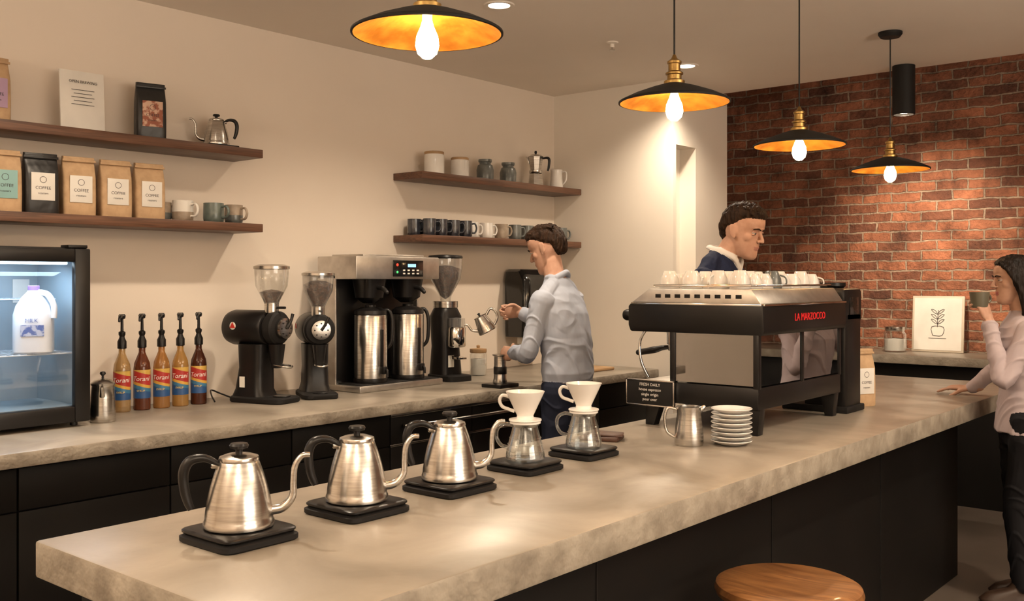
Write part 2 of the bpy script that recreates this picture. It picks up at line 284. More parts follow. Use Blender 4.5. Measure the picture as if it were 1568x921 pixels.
# ------------------------------------------------------------ island objects
def scale_(g,s=.205,rz=0):
    def T(o): o.rotation_euler=(0,0,rz)
    T(loft('scale_platform',[(0,0,0,s/2-.004,s/2-.004,9),(0,0,.004,s/2,s/2,9),(0,0,.014,s/2,s/2,9),(0,0,.018,s/2-.008,s/2-.008,9)],BLKM,g,48))
    T(loft('scale_top',[(0,0,.018,s/2-.010,s/2-.010,9),(0,0,.024,s/2-.004,s/2-.004,9),(0,0,.028,s/2-.004,s/2-.004,9),(0,0,.031,s/2-.008,s/2-.008,9)],BLK,g,48))
def kettle(n,loc,rz,k=1,base=True,kmat=STEEL):
    g=G(n,loc,rz,k); z=.031 if base else 0
    lathe('kettle_body',[(0,z),(.072,z),(.079,z+.004),(.080,z+.014),(.077,z+.020),(.0765,z+.028),(.072,z+.06),(.064,z+.095),(.055,z+.125),(.047,z+.146),(.0445,z+.152),(.043,z+.154)],kmat,g,seg=56)
    lathe('lid',[(.045,z+.152),(.046,z+.156),(.044,z+.162),(.03,z+.167),(.012,z+.169),(0,z+.169)],kmat,g)
    lathe('lid_knob',[(.008,z+.168),(.008,z+.178),(.020,z+.181),(.022,z+.187),(.019,z+.192),(0,z+.193)],BLK,g)
    tube('gooseneck_spout',[(.068,0,z+.035),(.098,0,z+.040),(.120,0,z+.065),(.122,0,z+.10),(.126,0,z+.135),(.142,0,z+.158),(.160,0,z+.160)],[.0125,.011,.0085,.0075,.007,.0065,.006],kmat,g,14)
    tube('handle',[(-.046,0,z+.145),(-.075,0,z+.160),(-.108,0,z+.155),(-.122,0,z+.128),(-.120,0,z+.09),(-.112,0,z+.060),(-.105,0,z+.045)],[.007,.009,.0115,.012,.0115,.010,.008],BLK,g,14,flat=1.25)
    cyl('handle_mount',(-.052,0,z+.143),.008,.02,kmat,g,(0,pi/2,0))
    if base: scale_(g,rz=-rz)
    return g
for x,y in ((-1.945,1.335),(-1.945,1.69),(-1.95,2.04)): kettle('gooseneck_kettle',(x,y,.92),rad(52))
def carafe(x,y):
    g=G('pour_over_set',(x,y,.92)); scale_(g,.185); z=.031; h=rad(205)
    lathe('glass_server',[(0,z+.001),(.058,z+.001),(.062,z+.006),(.061,z+.02),(.052,z+.06),(.042,z+.095),(.040,z+.105),(.046,z+.118),(.0465,z+.121),(.0435,z+.118),(.0375,z+.105),(.0395,z+.094),(.0495,z+.06),(.0585,z+.02),(.058,z+.008),(0,z+.005)],GL,g,seg=48)
    for zz,r in ((.03,.0595),(.05,.0555),(.07,.050)): lathe('measure_ring',[(r,z+zz),(r+.0012,z+zz+.001),(r,z+zz+.002)],GL,g)
    tube('glass_handle',[(-.040,0,z+.108),(-.065,0,z+.112),(-.088,0,z+.098),(-.092,0,z+.07),(-.078,0,z+.045),(-.056,0,z+.038)],.006,GL,g,12)
    lathe('server_collar',[(.041,z+.114),(.049,z+.116),(.049,z+.122),(.041,z+.122)],CERW,g)
    D=z+.122
    lathe('dripper',[(.0,D+.002),(.012,D+.001),(.012,D),(.048,D),(.052,D+.003),(.051,D+.007),(.028,D+.009),(.026,D+.018),(.042,D+.052),(.060,D+.090),(.0615,D+.094),(.059,D+.094),(.040,D+.052),(.022,D+.018),(.0,D+.016)],CERW,g,seg=56)
    tube('dripper_handle',[(-.050,0,D+.075),(-.072,0,D+.080),(-.082,0,D+.065),(-.074,0,D+.045),(-.052,0,D+.036),(-.034,0,D+.030)],.0055,CERW,g,12)
    for o in g.e.children:
        if 'handle' in o.name: o.rotation_euler=(0,0,rad(30))
carafe(-1.975,2.41); carafe(-1.98,2.73)
em=G('espresso_machine',(-1.985,3.87,.92)) 
for sx in (-.20,.255):
    for sy in (-.36,.36): prism('leg',[(sx-.045,.115),(sx+.03,.115),(sx+.018,.0),(sx-.018,.0)] if sx>0 else [(sx-.03,.115),(sx+.05,.115),(sx+.01,.0),(sx-.03,.0)],sy-.022,sy+.022,BLK,em)
bx('lower_frame',-.10,.285,-.40,.40,.10,.185,BLK,em,.006); bx('base_pan',-.24,-.10,-.39,.39,.10,.15,BLK,em,.006)
bx('drip_tray',-.31,-.10,-.385,.385,.15,.172,STEEL2,em,.003); bx('inner_boiler_box',-.07,.20,-.34,.34,.185,.385,BLKG,em,.01)
for sx,sy in ((.275,-.39),(.275,.39),(-.09,-.39),(-.09,.39),(.275,0)): bx('post',sx-.012,sx+.012,sy-.012,sy+.012,.18,.39,BLK,em,.003)
bx('end_window',-.08,.265,-.396,-.392,.19,.385,GLS,em,0); bx('end_window',-.08,.265,.392,.396,.19,.385,GLS,em,0); bx('back_window',.278,.282,-.38,.38,.19,.385,GLS,em,0)
prism('upper_body',[(-.29,.385),(.30,.385),(.31,.40),(.305,.505),(-.285,.505),(-.30,.49),(-.30,.41)],-.405,.405,BLK,em,bv=.006)
prism('steel_top',[(-.285,.505),(.295,.505),(.255,.562),(-.20,.562)],-.40,.40,STEEL2,em,bv=.003)
for i in range(9): bx('vent_slot',-.17+i*.045,-.145+i*.045,-.402,-.385,.525,.540,BLKM,em,.001)
bx('trim_strip',-.285,.30,-.408,-.404,.497,.505,CHROME,em,.001); bx('trim_strip',.303,.311,-.40,.40,.497,.505,CHROME,em,.001)
tube('cup_rail',[(-.19,-.38,.575),(.24,-.38,.575),(.245,.38,.575),(-.19,.38,.575),(-.19,-.38,.575)],.005,CHROME,em,8,1)
text('logo','LA MARZOCCO',.042,RED,em,(.3095,.02,.435),ext=.001)
for y in (-.2,.2):
    cyl('group_head',(-.19,y,.36),.042,.07,CHROME,em); cyl('portafilter',(-.19,y,.312),.036,.03,CHROME,em)
    tube('portafilter_handle',[(-.22,y,.31),(-.26,y,.305),(-.30,y,.295),(-.38,y,.28)],[.008,.011,.015,.013],BLK,em,12,rnd=True)
    tube('portafilter_spout',[(-.19,y,.30),(-.19,y,.28),(-.19,y-.02,.265)],.006,CHROME,em,10)
for y in (-.36,.36):
    tube('steam_wand',[(-.24,y,.39),(-.27,y,.34),(-.265,y,.26),(-.24,y*.95,.19)],.0055,CHROME,em,10); lathe('steam_knob',[(0,-.03),(.02,-.03),(.024,-.02),(.024,.02),(.02,.03),(0,.03)],BLK,em,(-.315,y,.45),rot=(0,pi/2,0))
bx('chalk_sign',-.30,-.08,-.412,-.404,.085,.185,BLKM,em,.002)
for z0,z1 in ((.183,.189),(.081,.087)): bx('sign_frame',-.305,-.075,-.415,-.402,z0,z1,STEEL,em,.001)
for x0 in (-.305,-.081): bx('sign_frame',x0,x0+.006,-.415,-.402,.081,.189,STEEL,em,.001)
for i,s in enumerate(('FRESH DAILY','house espresso','single origin','pour over')): text('sign_text',s,.017,PAPER,em,(-.19,-.4125,.163-i*.020),(pi/2,0,0),.0003)
def cup(g,x,y,z,r=.04,h=.055,up=False,mt=CERW,rz=0,n='cup'):
    pr=[(0,0),(r*.55,0),(r*.6,.003),(r*.9,h*.45),(r,h),(r*.94,h),(r*.84,h*.45),(r*.5,.006),(0,.006)]
    if not up: pr=[(a,h-b) for a,b in pr]
    lathe(n,pr,mt,g,(x,y,z),28)
    zz=(lambda q:q) if up else (lambda q:h-q)
    c,s=math.cos(rz),math.sin(rz)
    tube(n+'_handle',[(x+c*r*.9,y+s*r*.9,z+zz(h*.8)),(x+c*r*1.4,y+s*r*1.4,z+zz(h*.75)),(x+c*r*1.35,y+s*r*1.35,z+zz(h*.4)),(x+c*r*.8,y+s*r*.8,z+zz(h*.25))],.0035,mt,g,8,4)
cg=G('espresso_cups',(-1.985,3.87,1.483))
for i in range(8):
    for j in range(4):
        cup(cg,-.14+j*.105+random.uniform(-.006,.006),-.33+i*.093+random.uniform(-.005,.005),0,.041,.060+.012*(i%3==0),rz=random.uniform(0,6),mt=CERW if (i*3+j+5)%17 else CERG)
pt=G('frothing_pitcher',(-1.815,3.15,.92),rad(140))
def pitcher(g,r=.042,h=.125):
    lathe('pitcher_body',[(0,0),(r,0),(r*1.04,.006),(r*1.05,.03),(r,.06),(r*.86,h*.8),(r*.9,h),(r*.86,h),(r*.82,h*.8),(r*.95,.06),(r*.95,.006),(0,.004)],STEEL,g)
    tube('pitcher_handle',[(r*.9,0,h*.92),(r*1.5,0,h*.95),(r*1.75,0,h*.7),(r*1.6,0,h*.35),(r*1.03,0,h*.2)],.0055,STEEL,g,10,flat=1.6)
    tube('pitcher_lip',[(-r*.75,0,h*.90),(-r*1.0,0,h*.97),(-r*1.15,0,h*1.02)],[.012,.009,.004],STEEL,g,10)
pitcher(pt,.050,.140); pt.e.rotation_euler=(0,0,rad(215))
ss=G('saucer_stack',(-1.70,3.255,.92))
for i in range(8): lathe('saucer',[(0,.002),(.035,0),(.04,.001),(.068,.012),(.074,.0165),(.073,.0185),(.05,.009),(.03,.005),(0,.005)],CERW,ss,(random.uniform(-.001,.001),0,i*.0165),48)
lg=G('leather_notebook',(-2.13,3.05,.92),rad(20)); box('cover',(0,0,.008),(.15,.11,.016),LEATH,lg,.006); box('flap',(.02,.01,.02),(.12,.10,.008),LEATH,lg,.003,(0,.06,.2))
og=G('espresso_grinder',(-1.80,4.42,.92)); bx('body',-.10,.10,-.09,.10,0,.46,BLK,og,.02); bx('head',-.16,.10,-.10,.11,.40,.56,BLK,og,.02); bx('base',-.20,.11,-.10,.11,0,.03,BLKM,og,.006)
lathe('collar',[(.05,.56),(.06,.57),(.06,.585),(0,.585)],BLK,og); bx('display',.1,.104,-.05,.05,.44,.52,BLKG,og,.002); cyl('spout',(-.15,0,.36),.025,.10,BLK,og)
# ------------------------------------------------------------ bags, signs, shelf objects
def bag(n,loc,w,d,h,mt,lab,rz=0,lh=.45,lz=.22,t=('COFFEE','roasters')):
    g=G(n,loc,rz)
    loft('bag_body',[(0,0,0,d/2,w/2-.003,6),(0,0,.006,d/2+.002,w/2,6),(0,0,h*.35,d/2+.004,w/2+.001,5),(0,0,h*.66,d/2*.95,w/2,6),(0,0,h*.80,d/2*.6,w/2*.99,6),(0,0,h*.90,.010,w/2*.97,8),(0,0,h,.006,w/2*.96,8)],mt,g,40)
    box('folded_top',(.010,0,h*.955),(.012,w*.95,h*.085),mt,g,.003); 
    box('tin_tie',(.018,0,h*.93),(.004,w*1.0,.010),mt,g,.001)
    box('label',(d/2+.0055,0,h*(lz+lh/2)),(.002,w*.68,h*lh),lab,g,.0005)
    if t:
        text('label_text',t[0],w*.13,INK,g,(d/2+.0068,0,h*(lz+lh*.40)),ext=.0003); text('label_text',t[1],w*.09,INK,g,(d/2+.0068,0,h*(lz+lh*.22)),ext=.0003)
        lathe('label_mark',[(.012,0),(.014,0),(.014,.0006),(.012,.0006)],INK,g,(d/2+.0064,0,h*(lz+lh*.75)),20,(0,pi/2,0))
Z1,Z2=2.17,1.798
bag('coffee_bag',(-4.27,1.735,Z1),.14,.07,.27,KRAFT,PAPERP,.1)
bag('coffee_bag',(-4.27,2.445,Z1),.135,.075,.265,BLKF,PAPERR,-.25)
for y,mt_,lb in ((1.775,KRAFT,PAPERG),(1.93,BLKF,PAPER),(2.095,KRAFT,PAPER),(2.265,KRAFT,PAPER),(2.43,KRAFT,PAPER)): bag('coffee_bag',(-4.26,y,Z2),.140,.075,.26,mt_,lb,-.12)
sg=G('tabletop_sign',(-4.27,2.12,Z1),-.06); box('board',(-.0,0,.135),(.012,.195,.27),PAPER,sg,.002,(0,-.06,0))
text('sign_title','OPEN BREWING',.017,INK,sg,(.0105,0,.215),(pi/2-.0,0,pi/2),.0003)
for i in range(5): box('sign_line',(.009,0,.185-i*.016),(.002,.10-.02*(i%2),.002),INK,sg,0)
for i,yy in enumerate((-.055,0,.05)): tube('sign_drawing',[(.006,yy-.015,.05),(.006,yy-.01,.085),(.006,yy+.01,.085),(.006,yy+.015,.05),(.006,yy-.015,.05)],.0012,INK,sg,6)
kettle('gooseneck_kettle',(-4.27,2.80,Z1+.0125),rad(-125),.80,False); bx('kettle_base',-.08,.08,-.08,.08,0,.012,BLK,G('kettle_stand',(-4.27,2.80,Z1)),.004)
def mug(loc,rz,top=CERW,bot=None,r=.041,h=.09,n='coffee_mug'):
    g=G(n,loc,rz); zb=h*.45
    lathe('mug_lower',[(0,0),(r*.85,0),(r*.93,.004),(r,.02),(r,zb)],bot or top,g); lathe('mug_upper',[(r,zb),(r*.97,h*.9),(r*.98,h),(r*.9,h),(r*.88,h*.5),(r*.8,.008),(0,.008)],top,g)
    tube('mug_handle',[(r*.95,0,h*.8),(r*1.5,0,h*.82),(r*1.75,0,h*.55),(r*1.5,0,h*.27),(r*.96,0,h*.25)],.0055,top,g,10,flat=1.5)
mug((-4.27,2.615,Z2),rad(20),PAPER,CERB,.05,.10); mug((-4.24,2.765,Z2),rad(20),CERGR,CERGR,.05,.095); mug((-4.27,2.90,Z2),rad(20),CERB,CERG,.045,.095); mug((-4.33,2.54,Z2),rad(90),CERB,CERG,.045,.09)
Z3,Z4=2.16,1.785
def can(y,r,h,mt_,lid,x=-4.27):
    g=G('storage_canister',(x,y,Z3)); lathe('jar',[(0,0),(r*.92,0),(r,.006),(r,h*.85),(r*.95,h*.9),(0,h*.9)],mt_,g); lathe('lid',[(r*.9,h*.88),(r*.98,h*.9),(r*.98,h),(r*.9,h*1.02),(0,h*1.02)],lid,g); 
can(4.33,.062,.14,CERW,WOODL); can(4.56,.058,.125,CERW,WOODL)
for y in (4.80,5.03):
    g=G('stoneware_jar',(-4.27,y,Z3)); lathe('jar',[(0,0),(.045,0),(.054,.01),(.056,.07),(.048,.10),(.036,.108),(.038,.118),(.044,.122),(.044,.138),(0,.138)],CERG,g)
def moka(n,loc,rz,k=1):
    g=G(n,loc,rz,k); lathe('boiler',[(0,0),(.048,0),(.05,.004),(.042,.075),(.036,.085)],STEEL,g,seg=8,ang=20); lathe('collar_ring',[(.040,.083),(.042,.086),(.042,.098),(.038,.10)],STEEL,g,seg=32)
    lathe('pot_top',[(.034,.098),(.050,.185),(.048,.187),(.0,.187)],STEEL,g,seg=8,ang=20); lathe('lid',[(.050,.187),(.03,.200),(.006,.206),(0,.206)],STEEL,g,seg=8,ang=20); lathe('lid_knob',[(.005,.204),(.009,.215),(.006,.225),(0,.226)],BLK,g)
    tube('handle',[(.046,0,.175),(.075,0,.178),(.088,0,.165),(.085,0,.12),(.078,0,.095)],[.006,.008,.009,.008,.006],BLK,g,10); prism('spout',[(-.040,.14),(-.048,.186),(-.066,.188)],-.008,.008,STEEL,g,bv=.001)
moka('moka_pot',(-4.25,5.30,Z3),rad(25),1.08); g=G('milk_jug',(-4.27,5.56,Z3),rad(20)); 
lathe('jug_body',[(0,0),(.045,0),(.048,.005),(.042,.07),(.040,.12),(.043,.135),(.040,.135),(.037,.12),(.04,.06),(0,.01)],CERW,g); tube('jug_handle',[(.04,0,.12),(.07,0,.115),(.07,0,.06),(.045,0,.03)],.006,CERW,g,10)
for i,y in enumerate((4.20,4.30,4.41,4.52)): 
    mug((-4.31,y,Z4),rad(10),CERD,CERD,.043,.10); mug((-4.20,y+.02,Z4),rad(60),CERD,CERD,.040,.10)
for y,a in ((4.66,CERW),(4.80,CERW),(4.95,CERB),(5.09,CERG),(5.22,CERG),(5.35,CERD),(5.48,CERW),(5.60,CERG)): mug((-4.26,y,Z4),rad(70),a,a,.044,.10)
# ------------------------------------------------------------ fridge
f=G('display_fridge',(-4.15,1.70,.92))
bx('top_shell',-.22,.18,-.29,.29,.68,.73,BLK,f); bx('bottom_shell',-.22,.18,-.29,.29,.015,.075,BLK,f); bx('back_shell',-.22,-.20,-.29,.29,.02,.73,BLK,f); bx('side_shell',-.22,.18,.265,.29,.02,.73,BLK,f); bx('side_shell',-.22,.18,-.29,-.265,.02,.73,BLK,f)
bx('liner_back',-.20,-.19,-.265,.265,.075,.68,FRI,f,0); bx('liner_side',-.20,.17,.255,.265,.075,.68,FRI,f,0); bx('liner_side',-.20,.17,-.265,-.255,.075,.68,FRI,f,0); bx('liner_floor',-.20,.17,-.26,.26,.075,.085,FRI,f,0); bx('liner_top',-.20,.17,-.26,.26,.672,.68,FRI,f,0)
bx('door_stile',.182,.215,.225,.29,.02,.725,BLK,f,.006); bx('door_stile',.182,.215,-.29,-.225,.02,.725,BLK,f,.006); bx('door_rail',.182,.215,-.226,.226,.67,.725,BLK,f,.006); bx('door_rail',.182,.215,-.226,.226,.02,.085,BLK,f,.006); bx('door_glass',.196,.199,-.226,.226,.085,.67,GLD,f,0)
bx('door_hinge',.14,.21,.20,.28,.727,.74,BLK,f,.003); cyl('lock',(.216,-.10,.052),.010,.004,CHROME,f,(0,pi/2,0))
for zz in (.30,.52):
    for i in range(20): tube('shelf_wire',[(-.18,-.25+i*.0263,zz),(.14 if zz<.4 else -.02,-.25+i*.0263,zz)],.0018,WIRE,f,6,1)
    for xx in ((-.18,0,.14) if zz<.4 else (-.18,-.02)): tube('shelf_bar',[(xx,-.255,zz-.003),(xx,.255,zz-.003)],.003,WIRE,f,6,1)
for sx,sy in ((-.18,-.25),(-.18,.25),(.15,-.25),(.15,.25)): cyl('foot',(sx,sy,.008),.015,.016,BLK,f)
bx('light_strip',.14,.16,-.22,.22,.66,.672,mat('fridge_led',(1,1,1),.5,em=((.7,.88,1),4)),f,.002); bx('price_tag',-.188,-.186,.15,.22,.50,.60,PAPER,f,0)
lamp('fridge_lamp','AREA',(-4.06,1.70,1.575),2.6,(.60,.82,1),.35,(-4.2,1.7,1.0))
def jug(x,y,z,k=1):
    g=G('milk_gallon_jug',(x,y,z),rad(-30),k)
    loft('jug_body',[(0,0,0,.068,.068,4),(0,0,.006,.074,.074,4),(0,0,.10,.075,.075,3.5),(0,0,.155,.075,.075,3),(0,0,.19,.066,.066,2.5),(0,0,.225,.045,.045,2),(0,0,.245,.026,.026,2),(0,0,.252,.022,.022,2)],MILK,g,40)
    cyl('cap',(0,0,.262),.022,.02,MCAP,g); tube('jug_handle',[(.01,.02,.245),(.03,.055,.235),(.04,.078,.19),(.045,.078,.14)],.012,MILK,g,12); bx('label',.076,.078,-.04,.045,.07,.115,MBLUE,g,0); text('label_text','MILK',.022,MBLUE,g,(.078,0,.125),ext=.0004)
jug(-4.06,1.815,1.223,1.0)
# ------------------------------------------------------------ back counter objects
for i in range(5):
    g=G('syrup_bottle',(-4.24+.004*i,2.29+.0955*i,.92),rad(-38)); s=SYR[i]
    lathe('bottle_glass',[(0,0),(.034,0),(.037,.004),(.037,.19),(.034,.215),(.020,.25),(.0145,.265),(.0145,.295),(0,.295)],s,g); lathe('label',[(.0378,.055),(.0378,.185)],LBL,g)
    text('label_text','Torani',.030,WHT,g,(0,0,.135),bend=.0384,ext=.0004,sh=.2); text('label_text','SYRUP',.013,YEL,g,(0,0,.085),bend=.0384,ext=.0004)
    lathe('pump_collar',[(.0175,.285),(.020,.287),(.020,.318),(.014,.330),(.011,.340),(.015,.350),(.015,.360),(.007,.366),(.006,.418),(.014,.422),(.016,.434),(.012,.442),(0,.443)],BLK,g)
    tube('pump_nozzle',[(0,0,.432),(.025,0,.434),(.055,0,.428),(.068,0,.410)],[.009,.0085,.0065,.005],BLK,g,10)
g=G('steel_creamer_pot',(-4.0,2.075,.92),rad(150)); lathe('pot_body',[(0,0),(.043,0),(.046,.005),(.046,.03),(.043,.10),(.040,.135),(.042,.14)],STEEL,g); lathe('lid',[(.043,.139),(.044,.145),(.03,.158),(.005,.164),(0,.164)],STEEL,g); lathe('lid_knob',[(.005,.162),(.004,.172),(.011,.18),(.009,.188),(0,.19)],BLK,g); tube('handle',[(.043,0,.12),(.07,0,.125),(.078,0,.08),(.065,0,.04),(.045,0,.035)],.0055,STEEL,g,10)
tube('spout',[(-.04,0,.10),(-.055,0,.12),(-.065,0,.138)],[.010,.008,.005],STEEL,g,10); g.e.scale=(1.12,1.12,1.12)
def ekgrinder(loc,rz,k=1,full=1):
    g=G('bulk_coffee_grinder',loc,rz,k) # faces +x
    loft('base_plate',[(.03,0,0,.15,.085,6),(.03,0,.006,.155,.09,6),(.03,0,.022,.155,.09,6),(.03,0,.028,.148,.083,6)],BLKM,g,40)
    loft('column',[(-.03,0,.02,.095,.075,5),(-.03,0,.06,.08,.066,4),(-.02,0,.16,.07,.062,4),(-.02,0,.27,.075,.065,4)],BLK,g,36)
    lathe('motor_housing',[(0,-.175),(.055,-.175),(.075,-.165),(.083,-.14),(.083,.05),(.078,.06),(.066,.065),(.066,.08)],BLK,g,(-.0,0,.345),48,(0,pi/2,0))
    lathe('grind_housing',[(.07,.075),(.078,.08),(.078,.115),(.07,.125),(.05,.13),(.05,.14),(0,.14)],BLKM,g,(0,0,.345),48,(0,pi/2,0)); lathe('dial',[(.045,.138),(.048,.142),(.048,.155),(.03,.158),(0,.158)],STEEL,g,(0,0,.345),36,(0,pi/2,0))
    for i in range(8): cyl('dial_screw',(.159,.033*math.cos(i*pi/4),.345+.033*math.sin(i*pi/4)),.004,.004,BLK,g,(0,pi/2,0),10)
    tube('dial_lever',[(.16,0,.345),(.165,.02,.375),(.165,.035,.41)],[.008,.006,.008],BLK,g,10)
    cyl('vent_badge',(-.09,-.0835,.355),.018,.002,WHT,g,(pi/2,0,0),32) ; prism('badge_triangle',[(-.106,.345),(-.074,.345),(-.09,.372)],-.0865,-.0835,REDM,g,bv=0)
    loft('spout',[(.10,0,.16,.02,.02,3),(.10,0,.20,.028,.026,3),(.10,0,.27,.035,.035,3)],BLK,g); tube('bag_clamp',[(.10,-.02,.175),(.16,-.03,.17),(.18,0,.165),(.16,.03,.17),(.10,.02,.175)],.005,STEEL,g,8)
    cyl('hopper_neck',(.07,0,.44),.033,.05,STEEL,g); tube('slide_gate',[(.07,0,.44),(.15,0,.44)],.006,BLK,g,8)
    lathe('hopper',[(.032,.455),(.040,.475),(.073,.54),(.078,.60),(.078,.625)],HOP,g,(.07,0,0),44); lathe('hopper_rim',[(.079,.618),(.083,.62),(.083,.632),(.06,.640),(0,.642)],STEEL,g,(.07,0,0),44)
    if full: lathe('beans',[(0,.46),(.031,.462),(.040,.478),(.070,.538),(.075,.575),(.04,.59),(0,.595)],BEANS,g,(.07,0,0),40)
    else: lathe('beans',[(0,.46),(.031,.462),(.050,.50),(.056,.512),(.03,.52),(0,.525)],BEANS,g,(.07,0,0),40)
    cyl('cup_tray',(.13,0,.031),.04,.006,BLK,g); bx('rating_plate',-.06,-.03,-.071,-.069,.07,.12,WHT,g,0)
    return g
ekgrinder((-4.08,2.92,.92),rad(14),1.05,0); ekgrinder((-4.05,3.24,.92),rad(-28),1.0,1)
tube('power_cord',[(-4.2,2.745,.925),(-4.25,2.76,.95),(-4.3,2.79,.97),(-4.3,2.84,.95),(-4.25,2.87,.93)],.004,BLK,None,8)
b=G('batch_coffee_brewer',(-4.15,3.765,.92))
bx('back_column',-.15,-.03,-.30,.30,.03,.62,BLK,b,.004); bx('side_panel',-.15,.0,-.312,-.30,.03,.62,STEEL2,b,.002); bx('side_panel',-.15,.0,.30,.312,.03,.62,STEEL2,b,.002)
bx('head',-.15,.17,-.312,.312,.60,.725,STEEL2,b,.006); bx('top_lid',-.14,.12,-.22,.24,.725,.737,STEEL2,b,.004); bx('control_panel',.17,.174,-.05,.18,.615,.705,BLKG,b,.002)
bx('display',.174,.176,.06,.12,.668,.685,LEDB,b,0); cyl('power_led',(.175,-.02,.68),.008,.004,LEDR,b,(0,pi/2,0),16); cyl('ready_led',(.175,-.02,.64),.007,.004,LEDG,b,(0,pi/2,0),16)
for i in range(4):
    for j in range(2): box('button',(.175,.03+i*.035,.650-j*.018),(.003,.016,.008),WHT,b,.001)
bx('base',-.15,.20,-.312,.312,.0,.035,STEEL2,b,.006); bx('drip_grate',.0,.19,-.29,.29,.035,.04,BLKM,b,.001)
for y in (-.14,.14):
    loft('brew_funnel',[(.08,y,.47,.035,.035,2),(.08,y,.50,.065,.07,3),(.08,y,.60,.075,.08,4)],BLK,b); tube('funnel_handle',[(.14,y,.555),(.19,y,.55),(.22,y,.53)],[.012,.013,.011],BLK,b,12,rnd=True)
    lathe('server_body',[(0,.045),(.085,.045),(.090,.05),(.090,.40),(.085,.41)],STEEL,b,(.09,y,0),48); lathe('server_base',[(.092,.04),(.094,.05),(.092,.065)],BLK,b,(.09,y,0),48); lathe('server_lid',[(.087,.405),(.090,.41),(.088,.43),(.06,.445),(.03,.45),(.03,.46),(0,.46)],BLK,b,(.09,y,0),48)
    tube('server_handle',[(.09,y+.07,.42),(.12,y+.10,.43),(.14,y+.112,.38),(.14,y+.108,.26),(.12,y+.09,.22)],.010,BLK,b,10); bx('faucet_block',.172,.212,y-.015,y+.015,.09,.13,BLK,b,.004); tube('faucet',[(.20,y,.11),(.222,y,.11),(.225,y,.075)],.007,BLK,b,10); bx('sight_gauge',.176,.186,y-.010,y+.010,.13,.33,BLK,b,.003)
g=G('hopper_grinder',(-4.10,4.27,.92),rad(-10)); loft('base',[(.02,0,0,.13,.09,5),(.02,0,.03,.13,.09,5),(.02,0,.035,.12,.085,5)],BLKM,g); loft('body',[(-.02,0,.03,.085,.08,4),(-.02,0,.2,.075,.075,3),(-.02,0,.38,.085,.085,3),(-.02,0,.43,.07,.07,2)],BLK,g); cyl('adjust_collar',(-.02,0,.45),.075,.04,STEEL,g)
lathe('hopper',[(.03,.47),(.035,.50),(.09,.60),(.10,.66),(.10,.73)],HOP,g,(-.02,0,0),44); lathe('beans',[(0,.48),(.03,.50),(.084,.60),(.094,.66),(.04,.68),(0,.685)],BEANS,g,(-.02,0,0),40); lathe('hopper_lid',[(.101,.725),(.104,.73),(.10,.742),(.02,.748),(0,.748)],BLK,g,(-.02,0,0),44)
lathe('doser',[(0,.20),(.05,.20),(.055,.21),(.055,.31),(.05,.32),(0,.325)],CHROME,g,(.09,0,0)); lathe('doser_glass',[(.05,.32),(.05,.37),(0,.375)],HOP,g,(.09,0,0)); tube('doser_lever',[(.12,-.04,.25),(.16,-.06,.25)],[.006,.008],BLK,g,8,rnd=True); bx('label',.062,.066,-.04,.0,.08,.15,WHT,g,0); prism('fork',[(.06,.13),(.15,.13),(.15,.14),(.06,.15)],-.03,.03,CHROME,g,bv=.001)
g=G('paper_towel_dispenser',(-4.395,5.28,1.13)); loft('housing',[(.10,0,0,.10,.16,6),(.105,0,.04,.105,.165,6),(.11,0,.38,.11,.17,6),(.09,0,.44,.09,.16,5),(.07,0,.46,.07,.13,4)],BLKG,g,40); bx('towel',.08,.12,-.10,.10,-.05,.005,PAPER,g,0); bx('window',.212,.222,-.05,.05,.15,.22,BLK,g,.004)
g=G('glass_canister',(-4.15,4.60,.92)); lathe('jar',[(0,0),(.05,0),(.053,.005),(.053,.13),(.045,.145)],GL,g); lathe('filters',[(0,.003),(.045,.003),(.048,.10),(0,.105)],PAPER,g); lathe('lid',[(.05,.14),(.053,.145),(.053,.165),(.01,.17),(.012,.185),(0,.19)],WOODL,g)
box('cutting_board',(-3.85,5.25,.93),(.3,.4,.02),WOODL,None,.006)
g=G('travel_coffee_press',(-3.60,4.173,.92)); bx('scale_base',-.07,.07,-.08,.08,0,.02,BLK,g,.004); lathe('press_body',[(0,.02),(.04,.02),(.042,.026),(.036,.05),(.034,.17),(.044,.176),(.044,.182),(.030,.184),(0,.184)],STEEL,g); lathe('press_grip',[(.0345,.07),(.037,.075),(.037,.11),(.0345,.115)],BLK,g)
g=G('framed_poster',(-2.22,7.36,1.0)); box('frame',(0,0,.20),(.355,.018,.40),mat('pale_wood_frame',(.60,.52,.42),.5),g,.003,(-.09,0,0)); box('print',(0,-.0105,.20),(.325,.003,.37),PAPER,g,0,(-.09,0,0))
def ink(pts,r=.002): tube('drawing_line',[(x,-.0135+(z-.20)*.09,z) for x,z in pts],r,INK,g,6,3)
ink([(-.032,.12),(-.040,.18),(.040,.18),(.032,.12),(-.032,.12)]); ink([(0,.18),(0,.24),(.004,.30)]); ink([(-.06,.10),(.06,.10)],.0015)
for q in (-1,1):
    for z in (.20,.235,.27): ink([(0,z),(q*.025,z+.012),(q*.045,z+.035),(q*.018,z+.028),(0,z)],.0016)
g=G('cookie_jar',(-2.47,7.2,1.0)); lathe('jar',[(0,.002),(.07,.002),(.078,.01),(.078,.13),(.06,.155)],GL,g); lathe('cookies',[(0,.006),(.068,.01),(.07,.09),(0,.10)],PAPER,g); lathe('lid',[(.065,.15),(.068,.155),(.068,.18),(0,.19)],STEEL,g)
bag('coffee_bag',(-1.76,4.66,.92),.13,.075,.27,KRAFT,PAPER,-.5)
g=G('bar_stool',(-1.23,2.70,0)); lathe('seat',[(0,.60),(.19,.60),(.205,.608),(.21,.622),(.205,.638),(.19,.645),(.10,.638),(0,.636)],SEAT,g,seg=56)
